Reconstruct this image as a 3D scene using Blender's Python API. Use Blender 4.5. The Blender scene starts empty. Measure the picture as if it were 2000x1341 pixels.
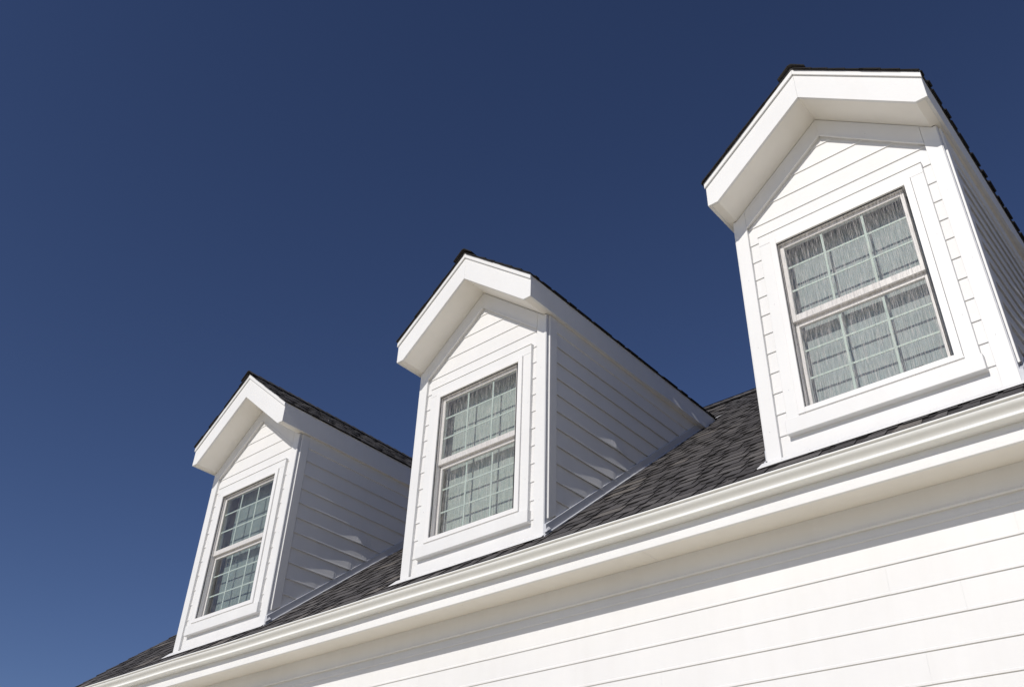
import bpy, bmesh, math, random
from mathutils import Vector, Matrix
random.seed(7)
SC = bpy.context.scene
COL = SC.collection

# ------------------------------------------------------------------ camera
CAM = Vector((2.2340, -4.9006, -2.8195))
rx, ry, rz = 0.6188, -0.0383, 0.7320
Mz = Matrix.Rotation(rz, 3, 'Z'); Mx = Matrix.Rotation(rx, 3, 'X'); Mr = Matrix.Rotation(ry, 3, 'Y')
M = Mz @ Mx @ Mr
right, fwd, up = M.col[0], M.col[1], M.col[2]
cd = bpy.data.cameras.new('camera'); cam = bpy.data.objects.new('camera', cd); COL.objects.link(cam)
B = Matrix((right, up, -fwd)).transposed().to_4x4()
cam.matrix_world = Matrix.Translation(CAM) @ B
cd.sensor_width = 36; cd.lens = 1831.78 / 2000 * 36
cd.clip_start = 0.05; cd.clip_end = 6000
SC.camera = cam

# ------------------------------------------------------------------ light
SUNV = Vector((0.014, -1.0, 0.70)).normalized()         # towards the sun
elev = math.asin(SUNV.z)
w = bpy.data.worlds.new('World'); SC.world = w; w.use_nodes = True
nt = w.node_tree; nt.nodes.clear()
out = nt.nodes.new('ShaderNodeOutputWorld'); bg = nt.nodes.new('ShaderNodeBackground')
sky = nt.nodes.new('ShaderNodeTexSky'); sky.sky_type = 'NISHITA'; sky.sun_disc = False
sky.sun_elevation = elev; sky.sun_rotation = math.atan2(SUNV.x, SUNV.y)
sky.altitude = 600; sky.air_density = 1.0; sky.dust_density = 0.0; sky.ozone_density = 4.0
hs = nt.nodes.new('ShaderNodeMixRGB'); hs.blend_type = 'MULTIPLY'; hs.inputs[0].default_value = 1
hs.inputs[2].default_value = (1.05, .895, .96, 1)      # white balance of the photograph
gm = nt.nodes.new('ShaderNodeGamma'); gm.inputs[1].default_value = 1.22
nt.links.new(sky.outputs[0], gm.inputs[0]); nt.links.new(gm.outputs[0], hs.inputs[1]); nt.links.new(hs.outputs[0], bg.inputs[0])
bg.inputs[1].default_value = 0.062
nt.links.new(bg.outputs[0], out.inputs[0])
sl = bpy.data.lights.new('sun', 'SUN'); sl.energy = 4.3; sl.angle = math.radians(0.53); sl.color = (1.0, 0.955, 0.885)
so = bpy.data.objects.new('sun', sl); COL.objects.link(so); so.location = (0, -30, 30)
so.rotation_euler = SUNV.to_track_quat('Z', 'Y').to_euler()
SC.view_settings.view_transform = 'Standard'; SC.view_settings.look = 'None'
SC.view_settings.exposure = -0.3; SC.view_settings.gamma = 1.0
SC.view_settings.use_curve_mapping = False
SC.cycles.max_bounces = 10; SC.cycles.transparent_max_bounces = 16

# ------------------------------------------------------------------ materials
def mat(name):
    m = bpy.data.materials.new(name); m.use_nodes = True
    n = m.node_tree.nodes; return m, n, m.node_tree.links, n['Principled BSDF']
def noise(n, l, scale, detail=4, vec=(1, 1, 1), rough=.55, coord='Object'):
    tc = n.new('ShaderNodeTexCoord'); mp = n.new('ShaderNodeMapping'); mp.inputs['Scale'].default_value = vec
    t = n.new('ShaderNodeTexNoise'); t.inputs['Scale'].default_value = scale; t.inputs['Detail'].default_value = detail
    t.inputs['Roughness'].default_value = rough
    l.new(tc.outputs[coord], mp.inputs[0]); l.new(mp.outputs[0], t.inputs[0]); return t
def ramp(n, l, src, stops):
    r = n.new('ShaderNodeValToRGB'); l.new(src, r.inputs[0])
    e = r.color_ramp.elements
    while len(e) < len(stops): e.new(.5)
    for k, (p, c) in enumerate(stops): e[k].position = p; e[k].color = (c, c, c, 1) if not hasattr(c, '__len__') else (*c, 1)
    return r
def paint(name, col, rough=.55, bump=.10, scale=(1, 1, 1), bscale=160, var=.05, speck=True):
    m, n, l, b = mat(name)
    t = noise(n, l, 1.7, 5)
    r = ramp(n, l, t.outputs[0], [(.3, tuple(c * (1 - var) for c in col)), (.7, col)])
    # faint run-down dirt streaks and weathering
    g2 = noise(n, l, 1.0, 5, (9, 9, .9), .6)
    r2 = ramp(n, l, g2.outputs[0], [(.36, (.90, .885, .86)), (.55, (1, 1, 1))])
    m0 = n.new('ShaderNodeMixRGB'); m0.blend_type = 'MULTIPLY'; m0.inputs[0].default_value = .16
    l.new(r.outputs[0], m0.inputs[1]); l.new(r2.outputs[0], m0.inputs[2])
    src = m0.outputs[0]
    if speck:                                   # fly specks and dirt dots
        v = n.new('ShaderNodeTexVoronoi'); v.inputs['Scale'].default_value = 3.2
        tc = n.new('ShaderNodeTexCoord'); l.new(tc.outputs['Object'], v.inputs[0])
        vr = ramp(n, l, v.outputs['Distance'], [(0.008, 1.0), (0.014, 0.0)])
        mx = n.new('ShaderNodeMixRGB'); mx.inputs[2].default_value = (.12, .09, .06, 1)
        l.new(vr.outputs[0], mx.inputs[0]); l.new(src, mx.inputs[1]); src = mx.outputs[0]
    l.new(src, b.inputs['Base Color'])
    b.inputs['Roughness'].default_value = rough
    g = noise(n, l, bscale, 3, scale)
    bp = n.new('ShaderNodeBump'); bp.inputs['Strength'].default_value = bump; bp.inputs['Distance'].default_value = .002
    l.new(g.outputs[0], bp.inputs['Height']); l.new(bp.outputs[0], b.inputs['Normal'])
    return m
WHITE = paint('white_siding_paint', (.745, .74, .735), bump=.12, scale=(.08, .08, 1))
TRIM = paint('white_trim_paint', (.755, .752, .745), rough=.5, bump=.10, scale=(.3, .3, .3))
ROUGHW = paint('rough_sawn_white_paint', (.755, .752, .745), rough=.6, bump=.55, scale=(.35, .35, 1), bscale=120)
SOFF = paint('soffit_paint', (.86, .83, .775), rough=.6)
VINYL = paint('white_vinyl', (.80, .79, .78), rough=.35, bump=.03, speck=False)
SASHM = paint('sash_vinyl', (.68, .66, .64), rough=.4, bump=.03, speck=False)
GUTM = paint('gutter_enamel', (.81, .815, .795), rough=.48, bump=.02, var=.03, speck=False)
MUNT = paint('muntin_enamel', (.66, .69, .66), rough=.45, bump=.02, speck=False)
def metal(name, col, rough):
    m, n, l, b = mat(name); b.inputs['Base Color'].default_value = (*col, 1); b.inputs['Metallic'].default_value = .0
    t = noise(n, l, 14, 4, (1, 1, 1)); r = ramp(n, l, t.outputs[0], [(.3, rough - .1), (.7, rough + .12)])
    l.new(r.outputs[0], b.inputs['Roughness'])
    bp = n.new('ShaderNodeBump'); bp.inputs['Strength'].default_value = .25; bp.inputs['Distance'].default_value = .004
    l.new(t.outputs[0], bp.inputs['Height']); l.new(bp.outputs[0], b.inputs['Normal'])
    return m
FLASH = metal('galvanised_flashing', (.52, .53, .56), .55)
DARKM = metal('dark_drip_metal', (.06, .055, .055), .5)
def plain(name, col, rough=.8):
    m, n, l, b = mat(name); b.inputs['Base Color'].default_value = (*col, 1); b.inputs['Roughness'].default_value = rough
    return m
GASK = plain('dark_gasket', (.03, .03, .035), .6)
INTER = plain('interior_shade_tone', (.10, .095, .10))  # dark tone stands in for the shade of the unlit room
EDGE = plain('shingle_cut_edge', (.010, .009, .009), .95)

def shingle_mat():
    m, n, l, b = mat('asphalt_shingle')
    at = n.new('ShaderNodeAttribute'); at.attribute_name = 'tone'
    r = ramp(n, l, at.outputs['Fac'], [(0, (.038, .034, .034)), (.4, (.072, .066, .066)), (.75, (.100, .092, .089)), (1, (.140, .124, .110))])
    g = noise(n, l, 420, 2)
    gr = ramp(n, l, g.outputs[0], [(.35, .55), (.65, 1.5)])
    mx = n.new('ShaderNodeMixRGB'); mx.blend_type = 'MULTIPLY'; mx.inputs[0].default_value = 1
    l.new(r.outputs[0], mx.inputs[1]); l.new(gr.outputs[0], mx.inputs[2]); l.new(mx.outputs[0], b.inputs['Base Color'])
    b.inputs['Roughness'].default_value = .9
    bp = n.new('ShaderNodeBump'); bp.inputs['Strength'].default_value = .6; bp.inputs['Distance'].default_value = .002
    l.new(g.outputs[0], bp.inputs['Height']); l.new(bp.outputs[0], b.inputs['Normal'])
    return m
SHIN = shingle_mat()

def streaks(n, l, sx=190, sz=4.5):
    a = noise(n, l, 1.0, 3, (sx, 0, sz), .6)
    c = noise(n, l, 1.0, 2, (sx * 2.3, 0, sz * 3), .6)
    m = n.new('ShaderNodeMath'); m.operation = 'MULTIPLY'; l.new(a.outputs[0], m.inputs[0]); l.new(c.outputs[0], m.inputs[1])
    return m
def screen_mat(name='insect_screen_mesh', k=1.0):
    m, n, l, b = mat(name); n.remove(b)
    o = n['Material Output']
    tr = n.new('ShaderNodeBsdfTransparent'); df = n.new('ShaderNodeBsdfDiffuse'); df.inputs[0].default_value = (.62, .58, .56, 1)
    s = streaks(n, l); r = ramp(n, l, s.outputs[0], [(.19, .0), (.27, .10 * k), (.36, .42 * k)])
    mx = n.new('ShaderNodeMixShader'); l.new(r.outputs[0], mx.inputs[0]); l.new(tr.outputs[0], mx.inputs[1]); l.new(df.outputs[0], mx.inputs[2])
    l.new(mx.outputs[0], o.inputs[0]); return m
SCREENS = [screen_mat('streaked_screen_mesh', .78), screen_mat('dusty_screen_mesh', .62), screen_mat('clean_screen_mesh', .28)]
def glass_mat():
    m, n, l, b = mat('window_glass'); n.remove(b); o = n['Material Output']
    tr = n.new('ShaderNodeBsdfTransparent'); tr.inputs[0].default_value = (.92, .95, .935, 1)
    gl = n.new('ShaderNodeBsdfGlossy'); gl.inputs['Roughness'].default_value = .02
    fr = n.new('ShaderNodeFresnel'); fr.inputs[0].default_value = 1.5
    mu = n.new('ShaderNodeMath'); mu.operation = 'MULTIPLY'; mu.inputs[1].default_value = 1.7; l.new(fr.outputs[0], mu.inputs[0])
    t = noise(n, l, 3.0, 2); bp = n.new('ShaderNodeBump'); bp.inputs['Strength'].default_value = .05; bp.inputs['Distance'].default_value = .01
    l.new(t.outputs[0], bp.inputs['Height']); l.new(bp.outputs[0], gl.inputs['Normal'])
    ge = n.new('ShaderNodeNewGeometry'); iv = n.new('ShaderNodeMath'); iv.operation = 'SUBTRACT'; iv.inputs[0].default_value = 1
    l.new(ge.outputs['Backfacing'], iv.inputs[1]); m2 = n.new('ShaderNodeMath'); m2.operation = 'MULTIPLY'
    l.new(mu.outputs[0], m2.inputs[0]); l.new(iv.outputs[0], m2.inputs[1])
    mx = n.new('ShaderNodeMixShader'); l.new(m2.outputs[0], mx.inputs[0]); l.new(tr.outputs[0], mx.inputs[1]); l.new(gl.outputs[0], mx.inputs[2])
    l.new(mx.outputs[0], o.inputs[0]); return m
GLASS = glass_mat()
def curtain_mat(name, lo, hi):
    m, n, l, b = mat(name)
    s = streaks(n, l, 130, 1.5); r = ramp(n, l, s.outputs[0], [(.15, lo), (.36, hi)])
    l.new(r.outputs[0], b.inputs['Base Color']); b.inputs['Roughness'].default_value = .9
    return m
CURTS = [curtain_mat('lilac_reflection_curtain', (.36, .37, .39), (.52, .53, .555)), curtain_mat('pale_sheer_curtain', (.34, .355, .345), (.52, .54, .525)), curtain_mat('blue_grey_reflection_curtain', (.205, .235, .24), (.27, .305, .31))]  # first and last carry the bluish glass reflection in the curtain colour

def ground_mat():
    m, n, l, b = mat('pale_gravel_ground')
    t = noise(n, l, .6, 8); r = ramp(n, l, t.outputs[0], [(.3, (.62, .565, .44)), (.7, (.73, .665, .53))])
    l.new(r.outputs[0], b.inputs['Base Color']); b.inputs['Roughness'].default_value = .95
    return m
GROUND = ground_mat()

# ------------------------------------------------------------------ helpers
def mesh_from(bm, name, *mats):
    bmesh.ops.recalc_face_normals(bm, faces=bm.faces)
    me = bpy.data.meshes.new(name); bm.to_mesh(me); bm.free()
    for m_ in mats: me.materials.append(m_)
    return me
def link(name, me, parent=None, loc=(0, 0, 0)):
    o = bpy.data.objects.new(name, me); COL.objects.link(o)
    o.parent = parent; o.location = loc
    return o
def poly(bm, pts, vec):
    """closed prism: polygon pts (3-D) pushed along vec"""
    v = Vector(vec)
    a = [bm.verts.new(p) for p in pts]; b = [bm.verts.new(Vector(p) + v) for p in pts]
    bm.faces.new(a); bm.faces.new(b[::-1])
    k = len(pts)
    for i in range(k): bm.faces.new((a[i], b[i], b[(i + 1) % k], a[(i + 1) % k]))
def box(bm, x0, x1, y0, y1, z0, z1):
    poly(bm, [(x0, y0, z0), (x1, y0, z0), (x1, y0, z1), (x0, y0, z1)], (0, y1 - y0, 0))
def bev(bm, w=.0018, seg=1):
    bmesh.ops.recalc_face_normals(bm, faces=bm.faces)
    es = [e for e in bm.edges if e.is_manifold and e.calc_face_angle(0) > .5]
    bmesh.ops.bevel(bm, geom=es, offset=w, segments=seg, affect='EDGES', clamp_overlap=True)
def part(name, bm, m_, parent, b=.0018, loc=(0, 0, 0)):
    if b: bev(bm, b)
    return link(name, mesh_from(bm, name, m_), parent, loc)
def pbox(name, m_, parent, *a, b=.0018):
    bm = bmesh.new(); box(bm, *a); return part(name, bm, m_, parent, b)

# siding board: profile in (depth outwards, z); ends may slope
def siding(name, m_, parent, axis, at, a0, a1, z0, z1, sgn=-1, top=None, bow=None, th=.0105, segs=1, clipend=None, uc=.002):
    """axis 'x': runs along x on plane y=at, outwards = sgn*y.  axis 'y': runs along y on plane x=at."""
    bm = bmesh.new()
    prof = [(0, z0 + uc), (th - .0035, z0 + uc * .8), (th - .002, z0), (th, z0 + .002), (th, z0 + .013), (th - .0035, z0 + .017), (.0035, z1 + .004), (0, z1 + .004)]
    rows = []
    for i in range(segs + 1):
        t = i / segs; row = []
        for d, z in prof:
            f = (z - z0) / (z1 + .004 - z0)
            s0, s1 = a0, a1
            if top: s0 = a0 + (top[0] - a0) * f; s1 = a1 + (top[1] - a1) * f
            s = s0 + (s1 - s0) * t
            if clipend: s = min(s, clipend(z))
            dd = d + (bow(s, z) if bow and d > 0 else 0)
            row.append(bm.verts.new((s, at + sgn * dd, z) if axis == 'x' else (at + sgn * dd, s, z)))
        rows.append(row)
    k = len(prof)
    for i in range(segs):
        for j in range(k):
            bm.faces.new((rows[i][j], rows[i + 1][j], rows[i + 1][(j + 1) % k], rows[i][(j + 1) % k]))
    bm.faces.new(rows[0]); bm.faces.new(rows[-1][::-1])
    return part(name, bm, m_, parent, 0)

# ------------------------------------------------------------------ dimensions
S = .8215                       # roof slope, house and dormers alike
W = 1.5
XL, XR = -8.40, 5.2             # ends of the roof
YR = 3.99                       # ridge
YF = -.18                       # face of the eave fascia
YW = .133                       # main wall sheathing plane
GZ = -4.40
TH = math.atan(S); CO, SI = math.cos(TH), math.sin(TH)
D_OFF = [0.0, -3.2935, -6.587]

ground = bmesh.new(); 
bmesh.ops.create_grid(ground, x_segments=40, y_segments=40, size=2500)
for v in ground.verts: v.co.z = 0
g = link('ground', mesh_from(ground, 'ground', GROUND), None, (0, 0, GZ)); g['kind'] = 'structure'

HO = Vector((-1.6, 4.0, GZ))
house = bpy.data.objects.new('white_house', None); COL.objects.link(house); house.location = HO
house['label'] = 'white clapboard house with a dark shingle roof and three gabled dormers'
house['category'] = 'house'
def hpart(name, bm, m_, b=.0018): return part(name, bm, m_, house, b, -HO)
def to_house(o, par=None):
    o.location = -HO; return o

# ------------------------------------------------------------------ main walls
WB = GZ
wl_ = bmesh.new()
YB = 2 * YR - YW                                  # back wall
xa, xb = XL + .25, XR - .25
box(wl_, xa, xb, YW, YW + .12, WB, -.38)
box(wl_, xa, xb, YB - .12, YB, WB, -.30)
for x0 in (xa, xb - .12):
    poly(wl_, [(x0, YW + .12, WB), (x0, YB - .12, WB), (x0, YB - .12, -.10), (x0, YR, S * YR - .14), (x0, YW + .12, -.10)], (.12, 0, 0))
wall = hpart('wall', wl_, WHITE, 0)
EXP = .1638
ztop = -.527
zl = -.7545
z0s = []
z = zl + EXP
while z > WB + .1:
    z0s.append(z); z -= EXP
for i, z0 in enumerate(z0s):
    z1 = ztop + .01 if i == 0 else z0 + EXP
    xs = [xa]; off = xa + random.uniform(1.2, 3.6)
    while off < xb - .8: xs.append(off); off += 3.66
    xs.append(xb)
    for a, b_ in zip(xs[:-1], xs[1:]):
        o = siding('siding_board', WHITE, wall, 'x', YW, a + .0002, b_ - .0002, z0 + random.uniform(-.0007, .0007), z1, th=.0105, uc=.0015)
# frieze board at the wall top, with a small bead below
bm = bmesh.new(); box(bm, xa, xb, YW - .022, YW, ztop, -.379); o = part('frieze_board', bm, WHITE, wall, .002)
bm = bmesh.new(); box(bm, xa, xb, YW - .030, YW - .0215, ztop - .004, ztop + .012); o = part('bed_mould', bm, TRIM, wall, .004)
for x0 in (xa - .02, xb - .08):
    pbox('corner_board', TRIM, wall, x0, x0 + .10, YW - .024, YW + .1, WB, -.382)

# eave: fascia, soffit, gutter
ZF = -.4175
bm = bmesh.new(); box(bm, XL + .02, XR - .02, YF, YF + .022, ZF, -.158); fascia = hpart('fascia_board', bm, ROUGHW, .002)
xs = [XL + .03]
off = -7.0
while off < XR - 1: xs.append(off); off += 3.05
xs.append(XR - .03)
for a, b_ in zip(xs[:-1], xs[1:]):
    bm = bmesh.new(); box(bm, a + .0008, b_ - .0008, YF + .0225, YW - .001, -.379, -.366); hpart('soffit_panel', bm, SOFF, .0008)

def gutter_profile():
    # (y, z) from the back, down, under, and up the ogee front to the rolled lip, then back inside
    y0 = YF - .001
    o = [(y0, -.222), (y0, -.314), (y0 - .004, -.3175), (-.246, -.3125), (-.250, -.311), (-.2525, -.307), (-.2525, -.300), (-.2505, -.297),
         (-.2515, -.292), (-.256, -.285), (-.264, -.277), (-.274, -.270), (-.283, -.263), (-.289, -.255), (-.2915, -.247),
         (-.2915, -.2415), (-.2985, -.2405), (-.3035, -.2385), (-.3050, -.234), (-.3035, -.2290), (-.299, -.2270), (-.290, -.2275)]
    inner = [(-.2885, -.2300), (-.2885, -.247), (-.285, -.2545), (-.279, -.261), (-.262, -.274), (-.2535, -.284), (-.2485, -.292), (-.248, -.306), (y0 - .003, -.3135), (y0 - .0015, -.310), (y0 - .0015, -.222)]
    return o, inner
o_, in_ = gutter_profile(); prof = o_ + in_
gx = [XL - .02]
gx += [XL + 2.2, 0.9 - 4.0, XR + .02] if False else [XR + .02]
bm = bmesh.new()
segs = 60; rows = []
for i in range(segs + 1):
    x = gx[0] + (gx[-1] - gx[0]) * i / segs
    dz = .0022 * math.sin(x * 1.7) + .0012 * math.sin(x * 4.1 + 1)
    dy = .0015 * math.sin(x * 2.3 + .6)
    rows.append([bm.verts.new((x, y + (dy if y < -.2 else 0), zz + dz)) for y, zz in prof])
k = len(prof)
for i in range(segs):
    for j in range(k): 
        f = bm.faces.new((rows[i][j], rows[i + 1][j], rows[i + 1][(j + 1) % k], rows[i][(j + 1) % k])); f.smooth = True
gut = hpart('gutter', bm, GUTM, 0)
for xe in (gx[0], gx[-1]):
    bm = bmesh.new(); poly(bm, [(xe - .002, y, zz) for y, zz in o_[:-1]], (.004, 0, 0)); part('gutter_end_cap', bm, GUTM, gut, 0)

# ------------------------------------------------------------------ main roof
bm = bmesh.new()
def roofz(y): return S * y
T = .022
ye = -.185
poly(bm, [(XL + .015, ye, roofz(ye) - T - .004), (XL + .015, YR, roofz(YR) - T - .004), (XL + .015, YR, roofz(YR) - T - .03), (XL + .015, ye, roofz(ye) - T - .03)], (XR - XL - .03, 0, 0))
yb = 2 * YR - ye
poly(bm, [(XL + .015, yb, roofz(ye) - T - .004), (XL + .015, YR, roofz(YR) - T - .004), (XL + .015, YR, roofz(YR) - T - .03), (XL + .015, yb, roofz(ye) - T - .03)], (XR - XL - .03, 0, 0))
roof = hpart('roof', bm, DARKM, 0)
for x0 in (XL + .02, XR - .042):
    bm = bmesh.new()
    poly(bm, [(x0, YF + .01, roofz(YF) - T - .032), (x0, YR, roofz(YR) - T - .032), (x0, YR, roofz(YR) - T - .23), (x0, YF + .01, -.4175)], (.022, 0, 0))
    part('rake_board', bm, TRIM, roof, .002)
for x0, x1 in ((XL + .042, xa), (xb, XR - .042)):
    bm = bmesh.new()
    poly(bm, [(x0, YF + .03, -.36), (x0, YR, roofz(YR) - T - .20), (x0, YR, roofz(YR) - T - .19), (x0, YF + .03, -.35)], (x1 - x0, 0, 0))
    part('rake_soffit', bm, SOFF, roof, 0)

# ---- shingle mesh variants (local: x along the course, y up the slope, z outwards)
EX = .143; SWD = .36
def shingle_geo(bm, rnd, X=lambda p: p, layer=None, w=SWD, butt=.0):
    """laminated asphalt shingle: base ply with one or two dragon teeth on top"""
    tone_b = rnd.uniform(0.0, .45); 
    def prism(pl, zt0, zt1, zb, tone, gap=0):
        # pl: polygon in x,y; top height interpolates with y from zt0 (y=0) to zt1 (y=L)
        L = EX + .03
        tp = [bm.verts.new(X(Vector((x, y, zt0 + (zt1 - zt0) * (y / L))))) for x, y in pl]
        bt = [bm.verts.new(X(Vector((x, y, zb)))) for x, y in pl]
        f = bm.faces.new(tp); f.material_index = 0
        if layer is not None:
            for lp in f.loops: lp[layer] = (tone, tone, tone, 1)
        k = len(pl)
        for i in range(k):
            f = bm.faces.new((tp[i], bt[i], bt[(i + 1) % k], tp[(i + 1) % k])); f.material_index = 1
            if layer is not None:
                for lp in f.loops: lp[layer] = (0, 0, 0, 1)
    L = EX + .03
    yb_ = rnd.uniform(.004, .012)
    prism([(-w / 2, yb_), (w / 2, yb_), (w / 2, L), (-w / 2, L)], .0065, .0005, -.004, tone_b)
    nt_ = rnd.choice((1, 2, 2))
    xs_ = sorted(rnd.uniform(-w / 2, w / 2) for _ in range(1))
    if nt_ == 1: spans = [(-w / 2 + rnd.uniform(0, .07), w / 2 - rnd.uniform(0, .07))]
    else:
        c = rnd.uniform(-.05, .05); gp = rnd.uniform(.025, .06)
        spans = [(-w / 2 + rnd.uniform(0, .03), c - gp / 2), (c + gp / 2, w / 2 - rnd.uniform(0, .03))]
    for a, b_ in spans:
        if b_ - a < .04: continue
        tp_ = rnd.uniform(.004, .02); y0_ = rnd.uniform(-.006, .003)
        sl_ = min(.3 * (b_ - a), tp_)
        h = rnd.uniform(.0105, .0145)
        prism([(a, y0_), (b_, y0_ + rnd.uniform(-.003, .003)), (b_ - sl_, EX + .004), (a + sl_, EX + .004)], h, .0065, .001, rnd.uniform(.25, 1.0))
rs = random.Random(3)
VAR = []
for i in range(36):
    bm = bmesh.new(); lay = bm.loops.layers.color.new('tone')
    shingle_geo(bm, rs, layer=lay)
    VAR.append(mesh_from(bm, 'shingle', SHIN, EDGE))

def frame(o, ax, ay, az):
    m_ = Matrix((ax, ay, az)).transposed().to_4x4(); m_.translation = o; return m_
shingles = []     # (world matrix, parent, parent world origin, seed)
def course_field(origin, ax, ay, az, length, nrows, keep, parent, pworld, u0=0.0, jitter_end=True):
    for r in range(nrows):
        u = u0 + r * EX + rs.uniform(-.0015, .0015)
        off = -rs.uniform(0, SWD)
        x = off
        while x < length + SWD / 2:
            xc = x + SWD / 2
            lo, hi = xc - SWD / 2, xc + SWD / 2
            wcut = None
            if lo < 0 or hi > length:
                lo2, hi2 = max(lo, rs.uniform(-.006, .008)), min(hi, length + rs.uniform(-.008, .006))
                if hi2 - lo2 < .05: x += SWD; continue
                wcut = hi2 - lo2; xc = (lo2 + hi2) / 2
            p = origin + ax * xc + ay * u
            if keep(p): shingles.append([frame(p, ax, ay, az), parent, pworld, wcut, rs.randrange(10 ** 6)])
            x += SWD
NRM = Vector((0, -SI, CO)); UPS = Vector((0, CO, SI)); AX = Vector((1, 0, 0))
org = Vector((XL, 0, 0)) + UPS * (ye - .018) / CO - NRM * .012
def keep_main(p):
    if p.x > 3.4: return True
    for dx in D_OFF:
        if dx + .17 < p.x < dx + W - .17 and p.y > .12: 
            if p.z < 2.95 - S * abs(p.x - dx - .75) - .15: return False
    return True
NR = int((YR - ye) / CO / EX) + 1
course_field(org, AX, UPS, NRM, XR - XL, NR, keep_main, roof, HO * 0 + Vector((0, 0, 0)))
# rear slope: one coarse field
course_field(Vector((XR, yb + .018, roofz(ye) - .02)), Vector((-1, 0, 0)), Vector((0, -CO, SI)), Vector((0, SI, CO)), XR - XL, NR, lambda p: True, roof, Vector((0, 0, 0)))

def ridge_cap(parent, p0, direc, n, side, exp=.14, name='ridge_cap', wing=.125, slope=TH, hgt=.0):
    """bent cap shingles marching along direc from p0; side = horizontal unit across the ridge"""
    for i in range(n):
        bm = bmesh.new(); lay = bm.loops.layers.color.new('tone'); t = rs.uniform(.2, .8)
        d = Vector(direc); s = Vector(side)
        y0, y1 = -.01 + rs.uniform(-.004, .004), exp + .05
        wg = wing + rs.uniform(-.006, .006)
        pts = []
        for y, lift in ((y0, .014), (y1, .002)):
            row = []
            for q in (-1, -.12, .12, 1):
                across = q * wg
                zz = hgt + lift - abs(across) * math.tan(slope) + (.006 if abs(q) < .5 else 0)
                row.append(d * y + s * across + Vector((0, 0, zz)))
            pts.append(row)
        vs = [[bm.verts.new(v) for v in row] for row in pts]; vb = [[bm.verts.new(v - Vector((0, 0, .010))) for v in row] for row in pts]
        for q in range(3):
            f = bm.faces.new((vs[0][q], vs[0][q + 1], vs[1][q + 1], vs[1][q]))
            for lp in f.loops: lp[lay] = (t, t, t, 1)
            f = bm.faces.new((vs[0][q], vb[0][q], vb[0][q + 1], vs[0][q + 1])); f.material_index = 1
        for q in (0, 3):
            f = bm.faces.new((vs[0][q], vs[1][q], vb[1][q], vb[0][q])); f.material_index = 1
        me = mesh_from(bm, name, SHIN, EDGE)
        link(name, me, parent, Vector(p0) + d * (i * exp))

# ------------------------------------------------------------------ dormer
ZT = 2.9018; OH = .2714; E_ = .0519; ZE = 2.0175; CC = .078
TV = .2893                       # vertical height of the rake board
def under(x): return ZT - TV - S * abs(x - .75)     # underside line of rake board / soffit
def topl(x): return ZT - S * abs(x - .75)
LAP = [.012 + .0 + 0] + [.165 + .1577 * i for i in range(15)]

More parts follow.
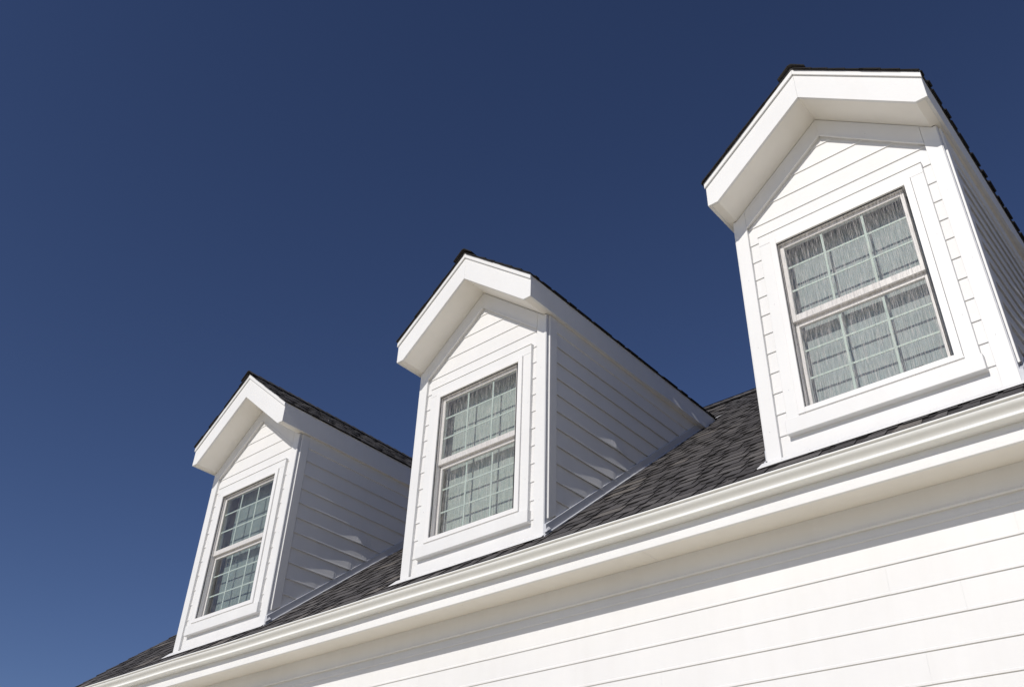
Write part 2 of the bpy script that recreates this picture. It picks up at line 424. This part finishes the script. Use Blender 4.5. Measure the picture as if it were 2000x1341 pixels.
def build_dormer(idx):
    # the body: sheathing round the window opening, side walls
    bm = bmesh.new()
    y0, y1 = .032, .10
    x0, x1, z0, z1 = .28, 1.22, .27, 1.655
    box(bm, 0, x0, y0, y1, -.03, 2.0); box(bm, x1, W, y0, y1, -.03, 2.0)
    box(bm, x0, x1, y0, y1, -.03, z0); box(bm, x0, x1, y0, y1, z1, 2.0)
    poly(bm, [(0, y0, 2.0), (W, y0, 2.0), (W, y0, under(W) - .002), (.75, y0, under(.75) - .002), (0, y0, under(0) - .002)], (0, y1 - y0, 0))
    for xx in (0.0, W - .08):
        poly(bm, [(xx, y1, -.03), (xx, y1, 2.02), (xx, 2.5, 2.02), (xx, 2.5, S * 2.5 - .02)], (.08, 0, 0))
    body = part('dormer', bm, WHITE, house, 0, Vector((D_OFF[idx], 0, 0)) - HO)
    P = body
    # corner boards, front and side
    for s in (0, 1):
        X = (lambda x: x) if s == 0 else (lambda x: W - x)
        bm = bmesh.new()
        a, b_ = X(0), X(.097)
        poly(bm, [(a, 0, -.004), (b_, 0, -.004), (b_, 0, under(b_) - .001), (X(CC - E_), 0, ZE - .001), (a, 0, ZE - .001)], (0, .032, 0))
        part('corner_board', bm, TRIM, P, .002)
        bm = bmesh.new()
        a, b_ = X(.0), X(-.006)
        box(bm, min(a, b_), max(a, b_), .004, .0325, .02, ZE - .002); part('corner_channel', bm, FLASH if s else TRIM, P, .001)
        a, b_ = X(.0), X(-.019)
        poly(bm2 := bmesh.new(), [(a, .034, S * .034 + .115), (a, .128, S * .128 + .095), (a, .128, ZE - .002), (a, .034, ZE - .002)], (b_ - a, 0, 0))
        part('corner_board', bm2, TRIM, P, .0025)
    # front siding
    for i, z0_ in enumerate(LAP):
        z1_ = LAP[i + 1] if i + 1 < len(LAP) else z0_ + .1577
        if z0_ > 2.45: break
        def lim(z): return max(.097, .75 - (2.447 + .03 - z) / S)
        if z1_ <= 1.76 and i > 0:
            siding('siding_board', WHITE, P, 'x', .0325, .0975, .175, z0_, z1_)
            siding('siding_board', WHITE, P, 'x', .0325, W - .155, W - .0975, z0_, z1_)
        elif i == 0:
            siding('siding_board', WHITE, P, 'x', .0325, .0975, W - .0975, z0_, z1_)
        else:
            a, a2 = lim(z0_), min(lim(z1_ + .004), .745)
            siding('siding_board', WHITE, P, 'x', .0325, a, W - a, z0_, z1_, top=(a2, W - a2))
    # rake frieze boards on the gable with bead
    for s in (0, 1):
        X = (lambda x: x) if s == 0 else (lambda x: W - x)
        ap = under(.75)
        bm = bmesh.new()
        poly(bm, [(X(.0985), -.001, under(.0985) - .0015), (X(.75), -.001, ap - .0015), (X(.75), -.001, 2.450), (X(.0985), -.001, 2.450 - S * (.75 - .0985))], (0, .0325, 0))
        part('rake_frieze', bm, TRIM, P, .0012)
        bm = bmesh.new()
        poly(bm, [(X(.0985), -.007, 2.455 - S * (.75 - .0985)), (X(.75), -.007, 2.455), (X(.75), -.007, 2.438), (X(.0985), -.007, 2.438 - S * (.75 - .0985))], (0, .0055, 0))
        part('rake_bead', bm, TRIM, P, .001)
        # rake fascia
        bm = bmesh.new()
        poly(bm, [(X(-E_), -OH, ZE), (X(-E_ + CC), -OH, ZE), (X(.7498), -OH, under(.75)), (X(.7498), -OH, ZT), (X(-E_), -OH, topl(-E_))], (0, .022, 0))
        part('rake_board', bm, ROUGHW, P, .0015)
        bm = bmesh.new()
        poly(bm, [(X(-E_ - .006), -OH - .014, topl(-E_ - .006) - .047), (X(.7498), -OH - .014, ZT - .047), (X(.7498), -OH - .014, ZT - .001), (X(-E_ - .006), -OH - .014, topl(-E_ - .006) - .001)], (0, .0125, 0))
        part('rake_trim', bm, TRIM, P, .0015)
        # sloping soffit under the rake and the level eave box
        bm = bmesh.new()
        poly(bm, [(X(-E_ + CC), -OH + .0225, ZE + .004), (X(.75), -OH + .0225, under(.75) + .004), (X(.75), -OH + .0225, under(.75) + .016), (X(-E_ + CC), -OH + .0225, ZE + .016)], (0, OH - .0225 + .03, 0))
        part('soffit_panel', bm, SOFF, P, 0)
        bm = bmesh.new(); a, b_ = X(-E_ + .021), X(-E_ + CC)
        box(bm, min(a, b_), max(a, b_), -OH + .0225, -.0005, ZE + .0025, ZE + .014)
        part('eave_return', bm, SOFF, P, 0)
        bm = bmesh.new(); a, b_ = X(-E_ + .021), X(.002)
        box(bm, min(a, b_), max(a, b_), .001, 2.47, ZE + .0025, ZE + .014)
        part('eave_soffit', bm, SOFF, P, 0)
        # eave fascia along the side, its rear lower edge warped a little outwards
        bm = bmesh.new(); xo = X(-E_); xi = X(-E_ + .02); sg = 1 if s else -1
        n_ = 40; rows_ = []
        for i in range(n_ + 1):
            y = -OH + .0222 + (2.80 + OH - .0222) * i / n_
            u = max(0, 1 - ((y - 2.1) / .75) ** 2) if s else 0
            bw = .021 * u * (1 + .12 * math.sin(y * 11 + idx))
            row = []
            for z, f in ((ZE, 1), (ZE + .07, .45), (ZE + .14, .12), (topl(-E_) - .004, 0)):
                row.append(bm.verts.new((xo + sg * bw * f, y, z)))
            row += [bm.verts.new((xi, y, topl(-E_) - .004)), bm.verts.new((xi, y, ZE))]
            rows_.append(row)
        for i in range(n_):
            for j in range(6): bm.faces.new((rows_[i][j], rows_[i + 1][j], rows_[i + 1][(j + 1) % 6], rows_[i][(j + 1) % 6]))
        bm.faces.new(rows_[0]); bm.faces.new(rows_[-1][::-1])
        part('eave_fascia', bm, ROUGHW, P, 0)
        # side frieze and side siding
        a, b_ = X(0), X(-.016)
        pbox('side_frieze', TRIM, P, min(a, b_), max(a, b_), .1285, 2.50, 1.889, ZE + .002, b=.002)
        rb = random.Random(11 + idx)
        for i, z0_ in enumerate(LAP[1:]):
            if z0_ > 1.88: break
            z1_ = min(LAP[i + 2], 1.90)
            yend = z1_ / S + .12; sg = 1 if s else -1
            def bow(y, z, z0_=z0_):
                # the wall bellies out a little beside the roof, so the grazing sun brushes it
                zz = z + .02 * math.sin(z0_ * 40 + idx * 1.3)
                if zz > 1.27 or zz < .40: return 0
                yr = min((zz - .06) / S - .05, 1.14 - (zz - 1.03) * 1.72)
                L_ = .36 - .20 * max(0, (zz - 1.03) / .24)
                yl = yr - L_
                A = .0150 * min(1, (1.27 - zz) / .10) * min(1, (zz - .40) / .25)
                q_ = (z - z0_) / .16
                A *= 1 - .35 * q_
                u = (y - yl) / L_
                if u <= 0: return 0
                if u < 1: return A * u ** 1.4
                return A * max(0, 1 - (y - yr) / .16)
            siding('siding_board', WHITE, P, 'y', X(0), .129, yend, z0_, z1_, sgn=sg, bow=bow if s else None, segs=40 if s else 1, th=.0175, uc=.011)
        a, b_ = X(0), X(-.013)
        siding('siding_board', WHITE, P, 'y', X(0), .129, LAP[1] / S + .12, .03, LAP[1], sgn=1 if s else -1)
        # flashing along the roof
        bm = bmesh.new()
        xo = X(-.028); xw = X(.0); xf = X(-.042)
        def q(x, y, h): return (x, y, S * y + h)
        ys_ = -.005 if s else .04
        poly(bm, [q(xw, ys_, .006), q(xo, ys_, .006), q(xo, ys_, .082), q(xw, ys_, .085)], (0, 2.58, S * 2.58))
        part('side_flashing', bm, FLASH, P, .0015)
        bm = bmesh.new()
        ys_ = -.03 if s else .04
        poly(bm, [q(xo, ys_, -.004), q(xf, ys_, -.006), q(xf, ys_, .006), q(xo, ys_, .010)], (0, 2.60, S * 2.60))
        part('side_flashing', bm, FLASH, P, .001)
    # apron flashing in front
    bm = bmesh.new()
    nA = 30; xs0, xs1 = -.032, W + .03; ra = []
    for i in range(nA + 1):
        x = xs0 + (xs1 - xs0) * i / nA
        dy = .006 * math.sin(x * 7 + idx) + .004 * math.sin(x * 17)
        yl = -.088 + .035 * (x / W) + dy
        ra.append([bm.verts.new(v) for v in ((x, .003, .010), (x, -.012, .004), (x, yl, S * yl + .010 - .2 * dy), (x, yl, S * yl + .0065 - .2 * dy), (x, -.010, -.003), (x, .003, .004))])
    for i in range(nA):
        for j in range(6): bm.faces.new((ra[i][j], ra[i + 1][j], ra[i + 1][(j + 1) % 6], ra[i][(j + 1) % 6]))
    bm.faces.new(ra[0]); bm.faces.new(ra[-1][::-1])
    part('apron_flashing', bm, TRIM, P, 0)
    # nail heads on the apron
    for i in range(8):
        x = .12 + i * .18; y = -.052 + .012 * (x / W)
        bm = bmesh.new(); bmesh.ops.create_cone(bm, cap_ends=True, segments=8, radius1=.0032, radius2=.0028, depth=.002)
        nl = link('nail', mesh_from(bm, 'nail', FLASH), P, (x, y, S * y + .013)); nl.rotation_euler = (TH, 0, 0)
    # ---- small nail heads left showing on the trim and siding
    nm = None
    rn = random.Random(90 + idx)
    for (nx, nz) in [(.05, .25), (.048, .85), (.052, 1.45), (W - .05, .3), (W - .046, .92), (W - .05, 1.5), (.21, .5), (.21, 1.1), (W - .19, .55), (W - .19, 1.2), (.45, 2.30), (1.06, 2.29)]:
        bm = bmesh.new(); bmesh.ops.create_cone(bm, cap_ends=True, segments=8, radius1=.0030, radius2=.0026, depth=.0016)
        if nm is None: nm = mesh_from(bm, 'nail', FLASH)
        else: bm.free()
        nl = link('nail', nm, P, (nx + rn.uniform(-.01, .01), -.0008 if nx < .1 or nx > W - .1 else -.0048 if nz < 2 else -.0018, nz + rn.uniform(-.05, .05))); nl.rotation_euler = (math.pi / 2, 0, 0)
    # ---- window
    k0, k1, kb, kt = .172, 1.347, .141, 1.764
    f0, f1, fb, ft = .257, 1.261, .246, 1.680
    pbox('window_casing', TRIM, P, k0, k1, -.004, .0318, ft + .0007, kt)
    pbox('window_casing', TRIM, P, k0, f0 - .0007, -.004, .0318, fb + .0007, ft)
    pbox('window_casing', TRIM, P, f1 + .0007, k1, -.004, .0318, fb + .0007, ft)
    pbox('drip_cap', TRIM, P, k0 - .003, k1 + .003, -.010, .0315, kt + .0006, kt + .007, b=.001)
    bm = bmesh.new(); box(bm, k0 - .012, k1 + .010, -.017, .0318, kb, fb); part('window_sill', bm, TRIM, P, .003)
    def ring(x0, x1, z0, z1, t, ya, yb_, bm=None, tb=None, tt=None):
        bm = bm or bmesh.new(); tb = tb or t; tt = tt or t
        box(bm, x0, x0 + t, ya, yb_, z0, z1); box(bm, x1 - t, x1, ya, yb_, z0, z1)
        box(bm, x0 + t + .0001, x1 - t - .0001, ya, yb_, z0, z0 + tb); box(bm, x0 + t + .0001, x1 - t - .0001, ya, yb_, z1 - tt, z1)
        return bm
    bm = ring(f0, f1, fb, ft, .045, -.018, .02)
    ring(f0 + .020, f1 - .020, fb + .020, ft - .020, .0245, .0205, .10, bm)
    part('window_frame', bm, VINYL, P, .002)
    bm = bmesh.new(); box(bm, f0 - .004, f1 + .004, -.0225, -.0182, fb + .004, fb + .016); part('frame_lip', bm, VINYL, P, .002)
    # gasket, screen
    part('screen_gasket', ring(.3022, 1.1978, .2912, 1.6348, .0035, -.004, .004), GASK, P, 0)
    bm = bmesh.new(); box(bm, .3059, 1.1941, .0, .0006, .295, 1.631)
    part('insect_screen', bm, SCREENS[idx], P, 0)
    # sashes: upper in front, lower behind it
    part('sash', ring(.3060, 1.1940, .962, 1.6250, .030, .024, .048, tb=.052, tt=.026), SASHM, P, .002)
    part('sash', ring(.3120, 1.1880, .2935, 1.008, .0215, .052, .078, tb=.034, tt=.078), SASHM, P, .002)
    for (ga, gb, gy) in ((1.0145, 1.5985, .030), (.3280, .9295, .062)):
        bm = bmesh.new(); box(bm, .3365, 1.1635, gy, gy + .003, ga, gb); part('glass_pane', bm, GLASS, P, 0)
    for (zs, za, zb_, my) in (((1.424, 1.221), 1.015, 1.5985, .038), ((.742, .531), .328, .9295, .069)):
        for mx_ in (.605, .893):
            pbox('muntin', MUNT, P, mx_ - .0085, mx_ + .0085, my, my + .006, za, zb_, b=.001)
        for mz in zs:
            pbox('muntin', MUNT, P, .3370, 1.1630, my + .0003, my + .0057, mz - .0075, mz + .0075, b=.001)
    pbox('sash_latch', GASK, P, .99, 1.035, .0045, .016, .2985, .311, b=.002)
    # curtain
    bm = bmesh.new(); n1 = 70; cz0, cz1 = .20, 1.70
    cx0 = .24 if idx < 2 else .37
    cg = []
    for i in range(n1 + 1):
        x = cx0 + (1.27 - cx0) * i / n1
        y = .150 + .0005 * math.sin(x * 55 + idx) + .0003 * math.sin(x * 131 + 2)
        cg.append([bm.verts.new((x, y, cz0)), bm.verts.new((x, y * .995, cz1))])
    for i in range(n1):
        f = bm.faces.new((cg[i][0], cg[i + 1][0], cg[i + 1][1], cg[i][1])); f.smooth = True
    part('curtain', bm, CURTS[idx], P, 0)
    bm = bmesh.new(); box(bm, .09, 1.41, .40, .42, -.02, 2.4); part('dark_room_backing', bm, INTER, P, 0)  # added dark backing, its colour stands in for room shade behind the curtain
    # ---- roof of the dormer
    yf = -OH - .020; ov = E_ + .008
    for s in (0, 1):
        X = (lambda x: x) if s == 0 else (lambda x: W - x)
        bm = bmesh.new()
        poly(bm, [(X(-ov), yf, topl(-ov) + .0005), (X(.75), yf, ZT + .0005), (X(.75), yf, ZT + .0055), (X(-ov), yf, topl(-ov) + .0055)], (0, 3.9, 0))
        part('roof_deck', bm, DARKM, P, 0)
        if s: az = Vector((SI, 0, CO)); ay = Vector((-CO, 0, SI)); ax = Vector((0, 1, 0)); o0 = Vector((W + ov + .006, yf - .012, topl(-ov - .006) + .007))
        else: az = Vector((-SI, 0, CO)); ay = Vector((CO, 0, SI)); ax = Vector((0, -1, 0)); o0 = Vector((-ov - .006, 3.75, topl(-ov - .006) + .007))
        ln = 3.75 - (yf - .012)
        nr = int((.75 + ov) / CO / EX) + 1
        dw = Vector((D_OFF[idx], 0, 0))
        course_field(o0 + dw, ax, ay, az, ln, nr, lambda p: p.y < p.z / S + .12 and abs(p.x - dw.x - .75) > .06, P, dw)
    bm = bmesh.new()
    ridge_cap(P, (.75, yf - .012, ZT + .024), (0, 1, 0), 26, (1, 0, 0), hgt=.004, wing=.11)
    # metal kick-out tongue at the lower corner
    bm = bmesh.new(); poly(bm, [(W + .0205, -.02, .01), (W + .06, -.035, .0), (W + .045, .03, .05), (W + .0205, .03, .075)], (.002, -.002, .002)); part('flashing_end', bm, FLASH, P, 0)
    # pale scrap of flashing where the eave meets the main roof
    bm = bmesh.new(); poly(bm, [(W + .075, 2.70, S * 2.70 + .03), (W + .115, 2.74, S * 2.74 + .03), (W + .085, 2.66, S * 2.66 + .03)], (0, 0, .004)); part('flashing_end', bm, TRIM, P, 0)
    return body

DL = ['rightmost and largest looking dormer, its rear cut by the picture edge', 'middle dormer with its shaded side wall in full view', 'leftmost dormer, farthest away, with its shingled slope showing']
dormers = []
for i in range(3):
    d = build_dormer(i); d['label'] = DL[i]; dormers.append(d)

# main ridge caps
ridge_cap(roof, Vector((XL, YR, S * YR + .004)), (1, 0, 0), int((XR - XL) / .14), (0, 1, 0), hgt=.012, wing=.14)

# ---- place shingles: the 300 that show largest as parts, the rest as fields
bpy.context.view_layer.update()
dg = bpy.context.evaluated_depsgraph_get()
def seen(c, n):
    d = c - CAM; L = d.length; dn = d / L
    v0, v1, v2 = d.dot(right), d.dot(fwd), d.dot(up)
    if v1 < .1: return 0
    px, py = 1000 + 1831.78 * v0 / v1, 670.5 - 1831.78 * v2 / v1
    if not (-5 < px < 2005 and -5 < py < 1346): return 0
    cs = -dn.dot(n)
    if cs <= .005: return 0
    hit, *_ = SC.ray_cast(dg, CAM, dn, distance=L - .05)
    return 0 if hit else cs / (L * L)
scored = []
for i, (mw, par, pw, wc, sd) in enumerate(shingles):
    n_ = Vector(mw.col[2][:3]); u_ = Vector(mw.col[1][:3]); x_ = Vector(mw.col[0][:3])
    c = mw.translation + n_ * .03 
    sc_ = 0
    for a, b_ in ((0, .03), (-.1, .07), (.1, .07), (0, .12)): sc_ += seen(c + x_ * a + u_ * b_, n_)
    scored.append((sc_, i))
scored.sort(reverse=True)
top = {i for s_, i in scored[:300] if s_ > 0}
fields = {}
def near(m_, amt): return m_
for i, (mw, par, pw, wc, sd) in enumerate(shingles):
    r_ = random.Random(sd)
    world0 = pw if par is not roof else Vector((0, 0, 0))
    rot = Matrix.Rotation(r_.uniform(-.006, .006), 4, 'Z') @ Matrix.Rotation(r_.uniform(-.006, .006), 4, 'X')
    mm = Matrix.Translation(-world0) @ mw @ rot
    if i in top:
        if wc:
            bm = bmesh.new(); lay = bm.loops.layers.color.new('tone'); shingle_geo(bm, r_, layer=lay, w=wc); me = mesh_from(bm, 'shingle', SHIN, EDGE)
        else: me = r_.choice(VAR)
        o = link('shingle', me, par); o.matrix_basis = mm
    else:
        key = par.name
        if key not in fields:
            bm = bmesh.new(); fields[key] = (bm, bm.loops.layers.color.new('tone'), par)
        bm, lay, _ = fields[key]
        shingle_geo(bm, r_, X=lambda p, mm=mm: mm @ p, layer=lay, w=wc or SWD)
for bm, lay, par in fields.values():
    o = link('shingle_field', mesh_from(bm, 'shingle_field', SHIN, EDGE), par); o['kind'] = 'stuff'
